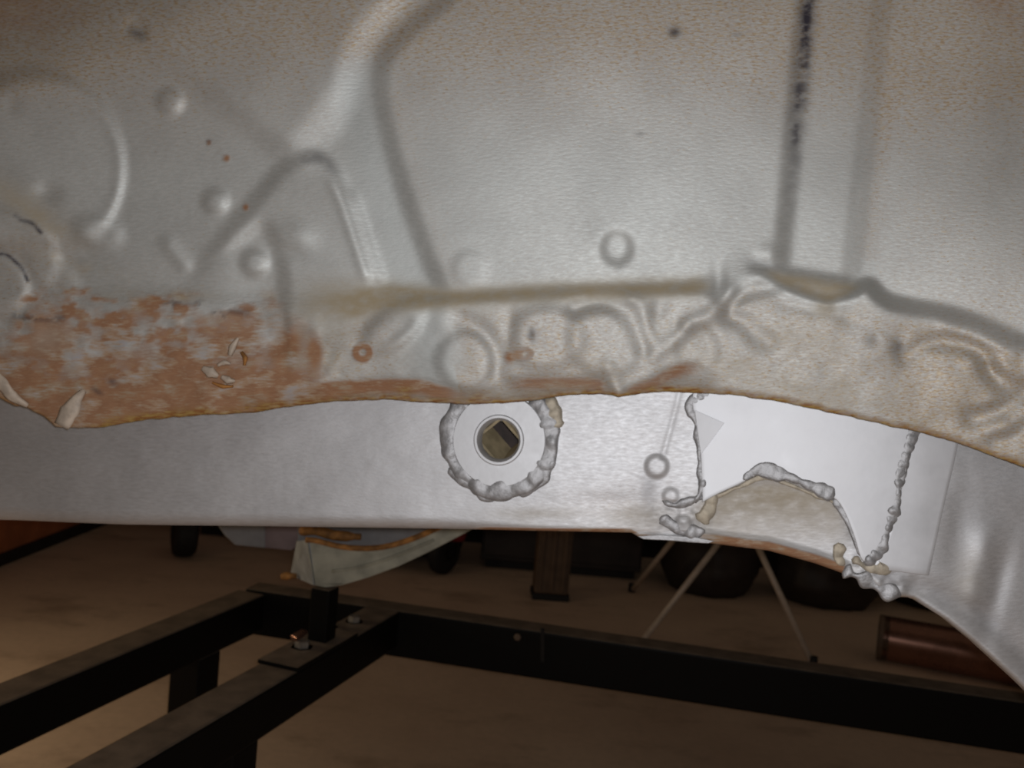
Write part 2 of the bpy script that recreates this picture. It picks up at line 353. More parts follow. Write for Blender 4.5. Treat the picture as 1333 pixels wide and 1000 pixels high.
def build_sheet():
    xs = axis_vals(-900, -20, 1355, 2200, 2.5, 40)
    ye = edge_y(xs)
    k = (np.arange(-90, -1) * 1.0)
    g1 = -20 - np.cumsum(np.geomspace(2.7, 40, 22))[::-1]; top = np.concatenate([np.arange(-860, g1[0] - 5, 40.0), g1])
    nfine = 220
    t = np.linspace(0, 1, nfine)
    X = np.repeat(xs[None, :], len(top) + nfine, 0)
    Y = np.vstack([np.repeat(top[:, None], len(xs), 1), -20 + t[:, None] * (ye[None, :] + 20)])
    H = np.zeros_like(X)
    inner = (Y > -60) & (X > -120) & (X < 1450)
    DE = ye[None, :] - Y                                   # distance to the torn edge
    # --- shoulder and wall to the main panel
    d, _ = sdist(X, Y, [(720, -900), (660, -250), (600, -40), (545, 22), (508, 58), (491, 95), (497, 155), (521, 245), (549, 325), (572, 385), (590, 470)])
    d = -d                                                  # positive to the right of the line
    low = 1 - rng(Y, 365, 405)
    H -= 6.0 * (1 - ss(d - 4, 28)) * low                       # left field lies behind the main panel
    dL, tL = sdist(X, Y, [(372, 228), (430, 150), (500, 50), (560, -40), (640, -160)])
    H += 7.0 * (1 - ss(dL, 64)) * (1 - rng(-dL, 60, 480)) * rng(tL, .0, .12) * rng(-d, 8, 60)   # crest whose flank faces the lens
    # left side leans back from its crest
    H -= 5 * rng(330 - X, 0, 700) ** 1.2 * (1 - .7 * rng(Y, 300, 450))
    H -= 9 * rng(100 - Y, 0, 500)
    # --- ledge above the beaten flange
    d2, _ = sdist(X, Y, [(380, 440), (440, 408), (500, 388), (575, 389), (720, 381), (915, 373), (960, 362), (985, 353), (1030, 376), (1075, 391), (1100, 385), (1130, 372), (1160, 394), (1250, 412), (1333, 446), (1600, 560), (2300, 900)])
    wledge = rng(X, 470, 590)
    H += (7.5 * wledge + 0) * (1 - .45 * rng(X, 1130, 1210)) * ss(d2, 17 + 75 * gau(X - 955, 30) + 14 * rng(X, 1140, 1200) + 30 * (1 - rng(X, 470, 560)))  # ... and steps proud below the ledge
    # small raised lips along the ledge creases
    for pl, hh in (([(985, 357), (1030, 378), (1075, 396)], 1.8), ([(1075, 396), (1105, 386), (1132, 372)], 1.8), ([(915, 384), (860, 389), (800, 393)], 1.0), ([(1230, 425), (1290, 447), (1320, 462)], 1.8)):
        dd, _ = sdist(X, Y, pl); H += hh * gau(dd, 6)
    # --- sunk channel with a bottom ledge
    xl = 1032 - (Y - 170) * .088; xr = 1129 - (Y - 170) * .112
    yb = 360 + (X - 1050) * .16
    ch = ss(X - xl, 30) * ss(xr - X, 26) * ss(yb - Y, 22)
    H -= 7.5 * ch
    H -= 11 * ss(X - xr, 30) * (1 - ss(d2, 22)) * (1 - .6 * rng(X, 1140, 1290))
    H += 2.2 * blob(X, Y, 1000, 330, 16, 11) - 2.0 * blob(X, Y, 985, 345, 14, 8)
    # crease to the right
    # --- pressed boss at the left
    e = ell(X, Y, 42, 218, 118, 124); H += 2.4 * ss(e, 18) * (1 - rng(Y, 300, 345)) + 1.5 * gau(e - 3, 6) * rng(X, 60, 150) * (1 - rng(Y, 270, 300))
    H += ss(ell(X, Y, 42, 218, 118, 124), 30) * (160 - X) * .055 * (1 - rng(Y, 300, 345))
    e = ell(X, Y, -20, 372, 56, 42); H += 4 * ss(e, 9)
    e = ell(X, Y, 0, 335, 75, 62); H += 2.5 * ss(e, 16)
    e = ell(X, Y, 128, 302, 30, 20, 10); H += 3.0 * ss(e, 16)
    e = ell(X, Y, 68, 358, 40, 20, 40); H += 2.5 * ss(e, 16)
    H -= 3 * blob(X, Y, 62, 250, 16, 12)
    # --- pressed dimples
    for cx, cy, r, h in ((222, 132, 15, 3.6), (281, 262, 14, 3.6), (332, 342, 15, 3.6), (176, 36, 14, -2.5), (612, 350, 22, 1.2), (15, 135, 10, -1)):
        e = ell(X, Y, cx, cy, r, r); H += h * ss(e, 13)
    e = ell(X, Y, 803, 323, 18, 20); H -= 4.2 * ss(e, 15); H += 1.3 * blob(X, Y, 786, 318, 26, 26)
    d4, _ = sdist(X, Y, [(218, 318), (228, 330), (240, 345)]); H += 2.4 * gau(d4, 9)
    # --- arch pressing
    arch = [(240, 372), (290, 310), (335, 258), (368, 220), (395, 205), (418, 205), (438, 224), (452, 258), (468, 305), (484, 355), (496, 400)]
    d5, t5 = sdist(X, Y, arch)
    H += 5.2 * ss(d5, 26) * (1 - rng(Y, 350, 395)) * rng(X, 225, 300)
    d6, t6 = sdist(X, Y, [(425, 225), (443, 262), (460, 312), (476, 360)]); H += 1.9 * gau(d6 + 1, 5.5) * rng(t6, 0, .2) * (1 - rng(Y, 350, 375))
    d6, t6 = sdist(X, Y, [(452, 240), (466, 285), (482, 335), (494, 368)]); H += 2.2 * gau(d6 + 3, 5.5) * rng(t6, 0, .2) * (1 - rng(Y, 360, 380))
    d7, t7 = sdist(X, Y, [(338, 278), (352, 300), (364, 330), (370, 365), (372, 400)])
    H -= 4.5 * ss(d7, 22) * gau(d7 - 20, 60) * rng(t7, 0, .25)
    H += 3 * blob(X, Y, 388, 306, 24, 17, 20) - 2 * blob(X, Y, 375, 328, 20, 7, 10)
    # --- beaten flange
    fl_ = rng(d2, 6, 30)
    e = ell(X, Y, 512, 428, 44, 24, -38); H += 4.2 * ss(e, 15) - 2.2 * blob(X, Y, 515, 432, 24, 7, -38)
    e = ell(X, Y, 606, 470, 36, 36); H += 2.8 * ss(e, 16)
    d8, _ = sdist(X, Y, [(600, 415), (628, 432), (645, 460), (648, 490)]); H -= 3.0 * gau(d8, 12)
    e = ell(X, Y, 712, 440, 48, 40); H += 3.6 * ss(e, 22); H -= 3.0 * blob(X, Y, 664, 428, 9, 26)
    e = ell(X, Y, 790, 442, 50, 46, 15); H += 3.2 * ss(e, 20)
    d8, t8 = sdist(X, Y, [(748, 402), (775, 396), (805, 402), (826, 424), (838, 455)]); H -= 4.0 * gau(d8, 11)
    d8, _ = sdist(X, Y, [(822, 388), (836, 402), (843, 430), (848, 446)]); H += 2.2 * gau(d8, 8)
    H -= 2.5 * blob(X, Y, 858, 400, 10, 26, 10) + 2 * blob(X, Y, 880, 425, 9, 14); H += 2.2 * blob(X, Y, 893, 424, 9, 8)
    d8, _ = sdist(X, Y, [(950, 380), (936, 398), (922, 412), (900, 420), (884, 438), (850, 462)]); H += 3.2 * gau(d8, 10)
    d8, _ = sdist(X, Y, [(1010, 372), (975, 380), (952, 396), (950, 412)]); H -= 4.0 * gau(d8, 11)
    d8, _ = sdist(X, Y, [(962, 412), (980, 432), (1002, 446)]); H -= 3.2 * gau(d8, 13)
    H -= 3.5 * blob(X, Y, 936, 372, 9, 26) ; H += 2 * blob(X, Y, 960, 404, 14, 9, -30)
    e = ell(X, Y, 908, 455, 26, 30); H -= 2.4 * ss(e, 18)
    # right hand hammer marks
    d8, _ = sdist(X, Y, [(1178, 466), (1205, 448), (1240, 446), (1275, 458), (1290, 482)]); H -= 3.6 * gau(d8, 11)
    d8, _ = sdist(X, Y, [(1288, 482), (1305, 500), (1335, 508)]); H -= 3.6 * gau(d8, 12)
    d8, _ = sdist(X, Y, [(1265, 545), (1290, 538), (1318, 524), (1340, 512)]); H -= 4.0 * gau(d8, 12)
    d8, _ = sdist(X, Y, [(1295, 575), (1320, 568), (1345, 548)]); H -= 3.0 * gau(d8, 10)
    H += 2.6 * blob(X, Y, 1248, 505, 30, 28) + 2.2 * blob(X, Y, 1262, 470, 12, 8) + 2.6 * blob(X, Y, 1312, 478, 18, 8, 25) + 2.6 * blob(X, Y, 1302, 558, 20, 10, -20) + 2 * blob(X, Y, 1290, 522, 22, 7, -12)
    H -= 1.6 * blob(X, Y, 1137, 443, 9, 10) + 2.0 * blob(X, Y, 1170, 450, 9, 11)
    d8, _ = sdist(X, Y, [(1108, 418), (1140, 424), (1172, 436)]); H -= 1.2 * gau(d8, 9)
    d8, _ = sdist(X, Y, [(1020, 395), (1060, 402), (1100, 410)]); H -= 1.5 * gau(d8, 9)
    # lip that folds inward
    df, tf = sdist(X, Y, [(300, 512), (380, 503), (450, 492), (540, 489), (575, 497), (625, 505), (660, 488), (720, 486), (780, 488), (797, 500), (806, 512), (818, 498), (845, 488), (880, 470), (915, 470), (960, 500)])
    fold = rng(df, -4, 10) * np.clip(df, 0, 60) * .34 * rng(X, 270, 340) * (1 - rng(X, 880, 970))
    H -= fold
    d8, _ = sdist(X, Y, [(792, 478), (800, 496), (807, 520)]); H += 2.6 * gau(d8, 9)
    # unevenness
    rz = rng(Y, 385, 430) * (1 - rng(X, 380, 520))
    H += (1.1 * fbm(X / 30, Y / 30, 1, 3)) * np.maximum(fl_, rng(X, 1060, 1200) * rng(Y, 430, 480))
    H += rz * (4.2 * fbm(X / 46, Y / 34, 8, 4) + 1.7 * fbm(X / 10, Y / 9, 4, 2))
    H += .9 * fbm(X / 160, Y / 160, 9, 2)
    H -= 2.0 * gau(DE, 3.0)
    H = soften(H, 1.5) * .78
    H += 20 * rng(520 - X, 0, 900)                                     # and so does the left end
    H += .000115 * np.clip(X - 850, 0, 500) ** 2 * rng(Y, 60, 400)     # the right end swings outward
    H -= 42 * rng(330 - X - 2.2 * Y, 0, 520) ** 1.3
    # --- masks
    nz1 = fbm(X / 60, Y / 40, 21, 4); nz2 = fbm(X / 18, Y / 10, 23, 3); nz3 = fbm(X / 120, Y / 90, 25, 3)
    upper = 1 - rng(Y + 60 * nz3, 30, 230)
    dust = .48 + .66 * upper + .16 * nz3
    rust_corner = .5 * rng(230 - X + 60 * nz3, 0, 260) * (1 - rng(Y, 35, 100)) + .35 * rng(X + .4 * (120 - Y), 1250, 1340) * (1 - rng(Y, 20, 90))
    dust += .55 * rng(220 - X + 60 * nz3, 0, 250) * (1 - rng(Y, 60, 150)) + .5 * rng(X + .4 * (120 - Y), 1220, 1330) * (1 - rng(Y, 40, 120))
    dust += .35 * gau(d - 22, 14) * rng(Y, 90, 150) + .25 * rng(X, 1110, 1200) + .42 * fl_ + .3 * gau(X - xr - 20, 14) * (Y < 340)
    dust += .3 * rng(Y, 230, 330) * (1 - rng(X, 60, 130))
    dust *= (1 - .8 * gau(d + 25, 40) * rng(Y, 60, 110)) * (1 - .25 * blob(X, Y, 700, 250, 200, 130))
    rust = rng(Y + 60 * nz1 + 24 * nz2, 372, 450) * (1 - rng(X + 60 * nz1, 290, 500)) * (.60 + .35 * nz1)
    rust += .3 * rng(Y + 40 * nz1, 360, 410) * (1 - rng(X, 280, 420)) * rng(nz2, -.1, .3)
    rust += .80 * rng(df, 0, 8) * (1 - rng(df, 16, 34)) * rng(X, 330, 380) * (1 - rng(X, 560, 640)) + .62 * rng(df, 0, 10) * (1 - rng(df, 14, 30)) * rng(X, 640, 690) * (1 - rng(X, 880, 920))
    rust += .7 * rng(DE, 60, 30) * (1 - rng(X, 340, 460))
    rust += .22 * blob(X, Y, 1010, 465, 90, 30, 10) * (.6 + nz2) + .16 * blob(X, Y, 895, 478, 30, 14)
    rust += .8 * blob(X, Y, 410, 460, 10, 20) + .6 * blob(X, Y, 375, 455, 16, 26, 25)
    rust = np.clip(rust + rust_corner, 0, 1)
    tan = 1.0 * gau(d2, 12) * rng(X, 430, 480) * (1 - rng(X, 905, 935)) + .85 * blob(X, Y, 505, 388, 60, 18) + .7 * blob(X, Y, 430, 396, 46, 26)
    tan += .9 * ss(Y - yb, 14) * (1 - ss(d2, 10)) * rng(X, 985, 1010) * (1 - rng(X, 1108, 1130)) * (Y > 335) + .7 * blob(X, Y, 1075, 402, 14, 10)
    tan += .17 * fl_ * rng(X, 560, 640) * np.clip(.35 + 1.3 * nz1 + .5 * nz2, 0, 1) + .4 * blob(X, Y, 430, 450, 70, 50) * np.clip(.5 + nz1, 0, 1) + .28 * blob(X, Y, 1060, 480, 150, 45, 14) * np.clip(.6 + nz1, 0, 1) + .35 * rng(DE, 26, 4) * rng(X, 420, 460) * (1 - rng(X, 720, 760)) + .5 * blob(X, Y, 20, 255, 60, 18, 30) + .5 * blob(X, Y, 60, 290, 50, 12, 30) + .5 * blob(X, Y, 110, 360, 90, 22, 28) * np.clip(.5 + nz2, 0, 1) + .3 * blob(X, Y, 250, 385, 40, 8)
    dark = np.zeros_like(X)
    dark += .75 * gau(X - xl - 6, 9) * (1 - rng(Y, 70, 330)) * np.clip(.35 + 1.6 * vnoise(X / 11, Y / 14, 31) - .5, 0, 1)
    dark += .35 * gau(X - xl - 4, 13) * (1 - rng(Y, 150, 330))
    dark += .85 * blob(X, Y, 878, 42, 8, 7) + .3 * blob(X, Y, 960, 45, 8, 3) + .4 * blob(X, Y, 833, 175, 6, 3) + .6 * blob(X, Y, 178, 44, 12, 6, 30)
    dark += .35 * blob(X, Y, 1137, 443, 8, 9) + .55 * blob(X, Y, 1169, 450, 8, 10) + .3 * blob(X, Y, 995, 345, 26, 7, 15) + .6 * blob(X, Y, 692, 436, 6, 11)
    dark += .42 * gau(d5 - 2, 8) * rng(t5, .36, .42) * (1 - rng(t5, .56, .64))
    for pl in ([(20, 281), (30, 287), (42, 291), (53, 303)], [(-8, 331), (6, 331), (18, 339), (30, 352), (36, 366)]):
        dd, _ = sdist(X, Y, pl); dark += 1.0 * gau(dd, 2.6)
    for cx, cy, a in ((272, 186, 4), (295, 206, 5), (320, 270, 5)): rust += .9 * blob(X, Y, cx, cy, a)
    dark += .55 * blob(X, Y, 272, 186, 4); dark += .8 * blob(X, Y, 126, 509, 8, 3, 30) + .8 * blob(X, Y, 147, 498, 6, 4, 40)
    for pl in ([(215, 398), (240, 392), (268, 398), (290, 412)], [(300, 405), (322, 408)], [(20, 410), (50, 416), (80, 414)]):
        dd, _ = sdist(X, Y, pl); dark += .5 * gau(dd, 5) * (nz2 > -.2)
    e = ell(X, Y, 472, 459, 9, 9); rust += 1.0 * gau(e, 4.5)
    e = ell(X, Y, 683, 461, 8, 6); rust += .9 * gau(e, 4); rust += .9 * blob(X, Y, 664, 465, 8, 9) + .5 * blob(X, Y, 668, 447, 6, 8)
    pale = .35 * blob(X, Y, 278, 418, 60, 12, 5) * np.clip(.5 + nz2, 0, 1) + .4 * blob(X, Y, 60, 440, 50, 22) * np.clip(.5 + nz1, 0, 1)
    yel = .95 * rng(DE + 6 * nz2, 11, 3) * rng(X, 100, 160) * (.35 + .65 * rng(nz2 + .3 * nz1, -.2, .25)) + .9 * blob(X, Y, 528, 510, 12, 7) + .6 * blob(X, Y, 625, 516, 16, 7) + .5 * rng(DE, 5, 1)
    yel += .55 * rng(DE, 12, 4) * rng(X, 820, 850) * (1 - rng(X, 900, 940)) + .7 * rng(DE, 16, 4) * rng(X, 100, 160) * (1 - rng(X, 330, 420)) * (nz1 > -.1)
    yel += .6 * blob(X, Y, 235, 385, 14, 7) + .5 * blob(X, Y, 350, 384, 10, 6)
    ma = np.stack([rust, np.clip(dust * .86, 0, .98), np.clip(tan, 0, 1)], -1).reshape(-1, 3)
    mb = np.stack([np.clip(dark, 0, 1), np.clip(pale, 0, 1), np.clip(yel, 0, 1)], -1).reshape(-1, 3)
    uv = np.stack([X / 100, -Y / 100, 0 * X], -1).reshape(-1, 3)
    V = SHEET.Q(X, Y, H * .001).reshape(-1, 3)
    ny, nx = X.shape; idx = np.arange(ny * nx).reshape(ny, nx)
    Fc = np.stack([idx[1:, :-1], idx[1:, 1:], idx[:-1, 1:], idx[:-1, :-1]], -1).reshape(-1, 4)
    global FL0
    cols = xs; def_h = H * .001
    def FL0(px, py):                       # height of the panel under a point near its lower edge
        out = []
        for a_x, a_y in zip(np.atleast_1d(px), np.atleast_1d(py)):
            i = int(np.argmin(np.abs(cols - a_x))); j = int(np.argmin(np.abs(Y[:, i] - a_y))); out.append(def_h[j, i])
        k_ = np.array(out); return np.convolve(np.pad(k_, 3, mode='edge'), np.ones(7) / 7, 'valid')
    o = link('inner_quarter_panel', V, Fc, M['sheet'], car, True, dict(mask_a=ma, mask_b=mb, sheet_uv=uv), 'dull grey pressed sheet panel with rust bloom and ragged lower edge')
    sd = o.modifiers.new('thickness', 'SOLIDIFY'); sd.thickness = .0016; sd.offset = -1
    return o
sheet = build_sheet()

# --- the box rail below
REDGE = [(-900, 672), (0, 681), (150, 685), (300, 686), (600, 690), (822, 694), (832, 700), (900, 705), (1000, 717), (1060, 733), (1100, 747), (1125, 758), (1150, 772), (1172, 776), (1186, 778), (1230, 806), (1270, 838), (1333, 895), (1500, 1060), (2200, 1800)]
HOLE = (650, 573)
def rail_edge(x):
    e = np.array(REDGE); return np.interp(x, e[:, 0], e[:, 1]) + 1.8 * fbm(x / 9, 0 * x, 3, 2) * rng(x, 1085, 1110) * (1 - rng(x, 1180, 1195))
def build_rail():
    xs = axis_vals(-900, -20, 1355, 2200, 2.5, 40); ye = rail_edge(xs)
    n1 = 130; t = np.linspace(0, 1, n1) ** .9
    Y = 400 + t[:, None] * (ye[None, :] - 400); X = np.repeat(xs[None, :], n1, 0)
    DE = ye[None, :] - Y
    H = np.zeros_like(X)
    R = np.interp(X, [0, 560, 700, 830, 845, 1190, 1230, 2000], [20, 18, 9, 7, 9, 9, 7, 7])
    q = np.clip(1 - DE / R, 0, 1); H -= (1 - np.sqrt(np.maximum(0, 1 - q * q * .995))) * R * PX * 1000 * .9
    H += .5 * fbm(X / 120, Y / 90, 41, 3) + .25 * fbm(X / 30, Y / 30, 42, 2)
    H -= 80 * rng(400 - X, 0, 1000) ** 1.4; H += 9 * rng(X, 840, 1200) - 11 * rng(X, 1180, 1420)
    # crease running down to the round lug
    d, tt = sdist(X, Y, [(887, 500), (880, 530), (870, 568), (862, 596)]); H -= .7 * gau(d, 3.5)
    H -= 1.2 * rng(-d, -3, 5) * rng(X, 780, 850) * 0
    for cx, cy, r, h in ((855, 607, 14, 3.6), (873, 645, 9, 2.2), (889, 684, 11, 2.4)):
        e = ell(X, Y, cx, cy, r, r); H += .55 * h * ss(e, 10) - .3 * gau(e + 3, 4)
    kn = blob(X, Y, 880, 668, 34, 28) + blob(X, Y, 1140, 748, 42, 20, 25) + .6 * blob(X, Y, 925, 660, 16, 26)
    H += np.clip(kn, 0, 1) * (2.6 * fbm(X / 17, Y / 15, 61, 3) + 1.0)
    # soft lip above the bottom edge left of the repair
    H -= 1.2 * blob(X, Y, 800, 655, 70, 14)
    # right end: stamped ridges
    H += 1.9 * blob(X, Y, 1276, 718, 15, 30, 12) - 1.4 * blob(X, Y, 1243, 700, 18, 55, 10) + 1.6 * blob(X, Y, 1262, 768, 12, 26, 8) - 2 * blob(X, Y, 1296, 770, 14, 60, 14)
    d, _ = sdist(X, Y, [(1190, 762), (1230, 778), (1290, 812), (1350, 870)]); H -= 2.6 * gau(d, 16)
    H -= 9 * rng(X, 1290, 1700)
    H -= 6 * rng(1290 - 0 * X - X, 0, 1) * 0
    # tan, opened pocket seen below the repair plate
    pocket = ell(X, Y, 1015, 690, 110, 62, 12); H -= 3.0 * ss(pocket, 22) * rng(DE, 8, 22)
    nz1 = fbm(X / 60, Y / 30, 51, 4); nz2 = fbm(X / 16, Y / 9, 53, 3)
    dust = .14 + .18 * rng(X, 740, 860) * nz1 + .3 * blob(X, Y, 790, 655, 70, 22)
    rust = .95 * rng(DE, 6, 2.5) * rng(X, 590, 640) * (1 - rng(X, 1105, 1125)) + .9 * rng(DE, 15, 10) * rng(X, 880, 930) * (1 - rng(X, 1090, 1110)) + .4 * blob(X, Y, 820, 690, 60, 5)
    tan = .8 * ss(pocket, 30) * np.clip(1.1 - (Y - 640) / 75, .1, 1) + .45 * blob(X, Y, 835, 672, 40, 16) + .35 * blob(X, Y, 1255, 755, 22, 40, 8) + .3 * blob(X, Y, 700, 668, 60, 8)
    tan += .15 * rng(DE, 30, 8) * rng(X, 560, 700) * (1 - rng(X, 1190, 1230)) * (.5 + nz2)
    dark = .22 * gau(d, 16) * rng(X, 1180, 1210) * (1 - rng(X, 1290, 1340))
    dark += .4 * blob(X, Y, 940, 634, 30, 10, -25) + .4 * blob(X, Y, 1150, 748, 34, 12, 25) + .35 * blob(X, Y, 1106, 690, 9, 30, -20) + .25 * blob(X, Y, 875, 680, 30, 12, 20) + .25 * blob(X, Y, 845, 640, 12, 30)  # purple stains around the welds, with the lip's bluish shading painted in
    yel = .6 * rng(DE, 5, 2) * rng(X, 1085, 1110) * (1 - rng(X, 1185, 1200)) + .3 * rng(DE, 4, 1) * rng(X, 1190, 1220)
    # return of the sheet under the rail
    back = np.array([.004, .02, .06, .13])
    V = RAIL.P(X, Y, H * .001)
    lowrow = V[-1]
    sc_ = np.interp(xs, [1150, 1230], [1.0, .12])[:, None]; ext = np.stack([lowrow - RAIL.n * b * sc_ for b in back], 0)
    V = np.concatenate([V, ext], 0)
    def pad(a): return np.concatenate([a, np.repeat(a[-1:], len(back), 0)], 0)
    ma = np.stack([pad(np.clip(rust, 0, 1)), pad(np.clip(dust, 0, 1)), pad(np.clip(tan, 0, 1))], -1).reshape(-1, 3)
    mb = np.stack([pad(np.clip(dark, 0, 1)), pad(0 * X), pad(np.clip(yel, 0, 1))], -1).reshape(-1, 3)
    uv = np.stack([pad(X) / 100 + 20, -pad(Y) / 100, 0 * pad(X)], -1).reshape(-1, 3)
    ny, nx = V.shape[:2]; idx = np.arange(ny * nx).reshape(ny, nx)
    Fc = np.stack([idx[1:, :-1], idx[1:, 1:], idx[:-1, 1:], idx[:-1, :-1]], -1)
    Xp, Yp = pad(X), pad(Y); Yp[n1:] += 1e4
    cx = (Xp[1:, 1:] + Xp[:-1, :-1]) / 2; cy = (Yp[1:, 1:] + Yp[:-1, :-1]) / 2
    keep = (cx - HOLE[0]) ** 2 + (cy - HOLE[1]) ** 2 > 42 ** 2
    return link('sill_rail', V.reshape(-1, 3), Fc[keep], M['rail'], car, True, dict(mask_a=ma, mask_b=mb, sheet_uv=uv), 'smooth light grey box rail running under the torn panel edge')
rail = build_rail()
RPX = 0.735 / F

def swing(x): return .009 * rng(np.asarray(x, float), 840, 1200) - .011 * rng(np.asarray(x, float), 1180, 1420)
def R3(x, y, h=0.0): return RAIL.P(np.float64(x), np.float64(y), np.float64(h + swing(x)))
def bead(name, pts, wd, ht, mat, parent, seed=0, lump=.45, period=11.0, base=0.0, n=6, label=None):
    """a run of weld: half-round strip with overlapping ripples"""
    P = smooth(pts, n); seg = np.hypot(*np.diff(P, axis=0).T); s = np.concatenate([[0], np.cumsum(seg)])
    k = max(6, int(s[-1] / 2.2)); sv = np.linspace(0, s[-1], k)
    x = np.interp(sv, s, P[:, 0]); y = np.interp(sv, s, P[:, 1])
    tx, ty = np.gradient(x), np.gradient(y); l = np.hypot(tx, ty); nxx, nyy = -ty / l, tx / l
    rp = np.abs(np.sin(pi * sv / period + 1.5 * vnoise(sv / 30, 0 * sv, seed)))
    env = np.clip(np.minimum(sv, s[-1] - sv) / 5, .15, 1) ** .5
    W = wd * .5 * (1 + lump * (vnoise(sv / 16, 0 * sv + 7, seed) - .5) * 1.7 + .12 * (rp - .5)) * env
    Hh = ht * (.62 + .22 * rp + lump * .8 * (vnoise(sv / 11, 0 * sv, seed + 3) - .5)) * env
    jx = lump * 3 * (vnoise(sv / 13, 0 * sv + 2, seed + 5) - .5); m_ = 9; V = []; Fc = []
    for j in range(m_):
        a = pi * j / (m_ - 1); u = -cos(a)
        V.append(RAIL.P(x + nxx * (W * u + jx), y + nyy * (W * u + jx), (base + swing(x) + Hh * sin(a) ** .7 * (1 + .25 * u * np.sin(sv / 9 + seed)) - .0006 * (j in (0, m_ - 1))) * 1.0))
    V = np.stack(V, 1).reshape(-1, 3)
    for i in range(k - 1):
        for j in range(m_ - 1): Fc.append([i * m_ + j, i * m_ + j + 1, (i + 1) * m_ + j + 1, (i + 1) * m_ + j])
    Fc += [[j for j in range(m_)][::-1], [(k - 1) * m_ + j for j in range(m_)]]
    return fix_normals(link(name, V, Fc, mat, parent, True, label=label))

# jack socket
soc_c = R3(*HOLE)
q = RPX
socket = lathe('jack_socket', [(62 * q, -.004), (62 * q, .0018), (60.5 * q, .0030), (33.5 * q, .0030), (32 * q, .0040), (29 * q, .0040), (26.5 * q, .0018), (25 * q, -.003), (25 * q, -.0065), (31 * q, -.0065), (31 * q, -.004)],
               soc_c, RAIL.n, M['collar'], car, 72, 'round grey collar of the jack socket with an open bore', True)
# square tube inside the bore, tipped upward as it goes in
ax = -RAIL.n + RAIL.ev * .42 + RAIL.eu * .16; ax /= np.linalg.norm(ax)
s1 = RAIL.eu * cos(radians(40)) + RAIL.ev * sin(radians(40)); s1 -= ax * (s1 @ ax); s1 /= np.linalg.norm(s1); s2 = np.cross(ax, s1)
c0 = soc_c - RAIL.n * .007 - RAIL.ev * .0015; hs = 22.5 * q
V = []
for r_, dd in ((hs, 0), (hs, .032), (hs * 1.15, .032), (hs * 1.15, 0)):
    for a, b in ((-1, -1), (1, -1), (1, 1), (-1, 1)): V.append(c0 + s1 * a * r_ + s2 * b * r_ + ax * dd)
Fc = [[i * 4 + j, i * 4 + (j + 1) % 4, ((i + 1) % 4) * 4 + (j + 1) % 4, ((i + 1) % 4) * 4 + j] for i in range(4) for j in range(4)]
fix_normals(link('square_tube', V, Fc, M['bore'], socket, False, label='tan square tube inside the bore'))
lathe('bore_shade', [(0, 0), (34 * q, 0), (34 * q, .004), (0, .004)], soc_c - RAIL.n * .075, RAIL.n, M['bore_dark'], socket, 24)  # dark disc painting in the shade deep inside the bore
# weld around the collar
def ring(r0, a0, a1, n=14, wob=0): return [(HOLE[0] + r0 * cos(radians(a)), HOLE[1] - 2 + r0 * sin(radians(a)) * 1.0) for a in np.linspace(a0, a1, n)]
bead('weld_bead', ring(67, -52, 230, 30), 23, .0040, M['weld'], socket, 3, .42, 27)
bead('weld_bead', ring(73, 92, 150, 10), 17, .0026, M['weld'], socket, 9, .6, 22)
bead('weld_bead', ring(75, 18, 72, 10), 16, .0024, M['weld'], socket, 12, .6, 20)
bead('weld_bead', [(708, 520), (718, 536), (726, 558)], 26, .0036, M['weld_tan'], socket, 15, .3, 22)

# repair plate with its arched opening and its weld seams
def coons(name, top, bottom, left, right, h, thick, mat, parent, nu=40, nv=24, label=None):
    """a curved plate between four edge curves, lying h proud of the rail"""
    def par(c, t):
        c = smooth(c, 6) if len(c) > 2 else np.array(c, float); l = np.concatenate([[0], np.cumsum(np.hypot(*np.diff(c, axis=0).T))]); l /= l[-1]
        return np.stack([np.interp(t, l, c[:, 0]), np.interp(t, l, c[:, 1])], -1)
    u = np.linspace(0, 1, nu); v = np.linspace(0, 1, nv); U, Vv = np.meshgrid(u, v)
    T, B, L, Rr = par(top, u)[None], par(bottom, u)[None], par(left, v)[:, None], par(right, v)[:, None]
    U, Vv = U[..., None], Vv[..., None]
    P = (1 - Vv) * T + Vv * B + (1 - U) * L + U * Rr - ((1 - U) * (1 - Vv) * T[:, :1] + U * (1 - Vv) * T[:, -1:] + (1 - U) * Vv * B[:, :1] + U * Vv * B[:, -1:])
    V = RAIL.P(P[..., 0], P[..., 1], h + swing(P[..., 0])).reshape(-1, 3); idx = np.arange(nu * nv).reshape(nv, nu)
    Fc = np.stack([idx[1:, :-1], idx[1:, 1:], idx[:-1, 1:], idx[:-1, :-1]], -1).reshape(-1, 4)
    o = link(name, V, Fc, mat, parent, True, label=label)
    sd = o.modifiers.new('thickness', 'SOLIDIFY'); sd.thickness = thick; sd.offset = -1
    return bevel(o, .0005, 2, 60)
repair = coons('repair_plate', [(903, 500), (1196, 500)], [(914, 654), (934, 643), (962, 630), (990, 617), (1018, 624), (1050, 636), (1083, 648), (1097, 668), (1108, 696), (1118, 727), (1130, 730)],
               [(903, 500), (901, 528), (909, 560), (912, 600), (914, 654)], [(1196, 500), (1185, 562), (1168, 640), (1152, 692), (1130, 730)], .0024, .003, M['plate'], car, 48, 30, 'smooth pale repair plate let into the rail above an arched opening')
prism('torn_flap', [R3(904, 534, .0020), R3(942, 551, .0054), R3(912, 592, .0024)], RAIL.n * .0008, M['plate'], repair, .0002, 'small torn triangular flap at the left seam')
bead('weld_bead', [(930, 505), (908, 518), (899, 528), (904, 545), (910, 566), (911, 590), (912, 612), (914, 632), (905, 655)], 11, .0022, M['weld'], repair, 21, .6, 10, .0008)
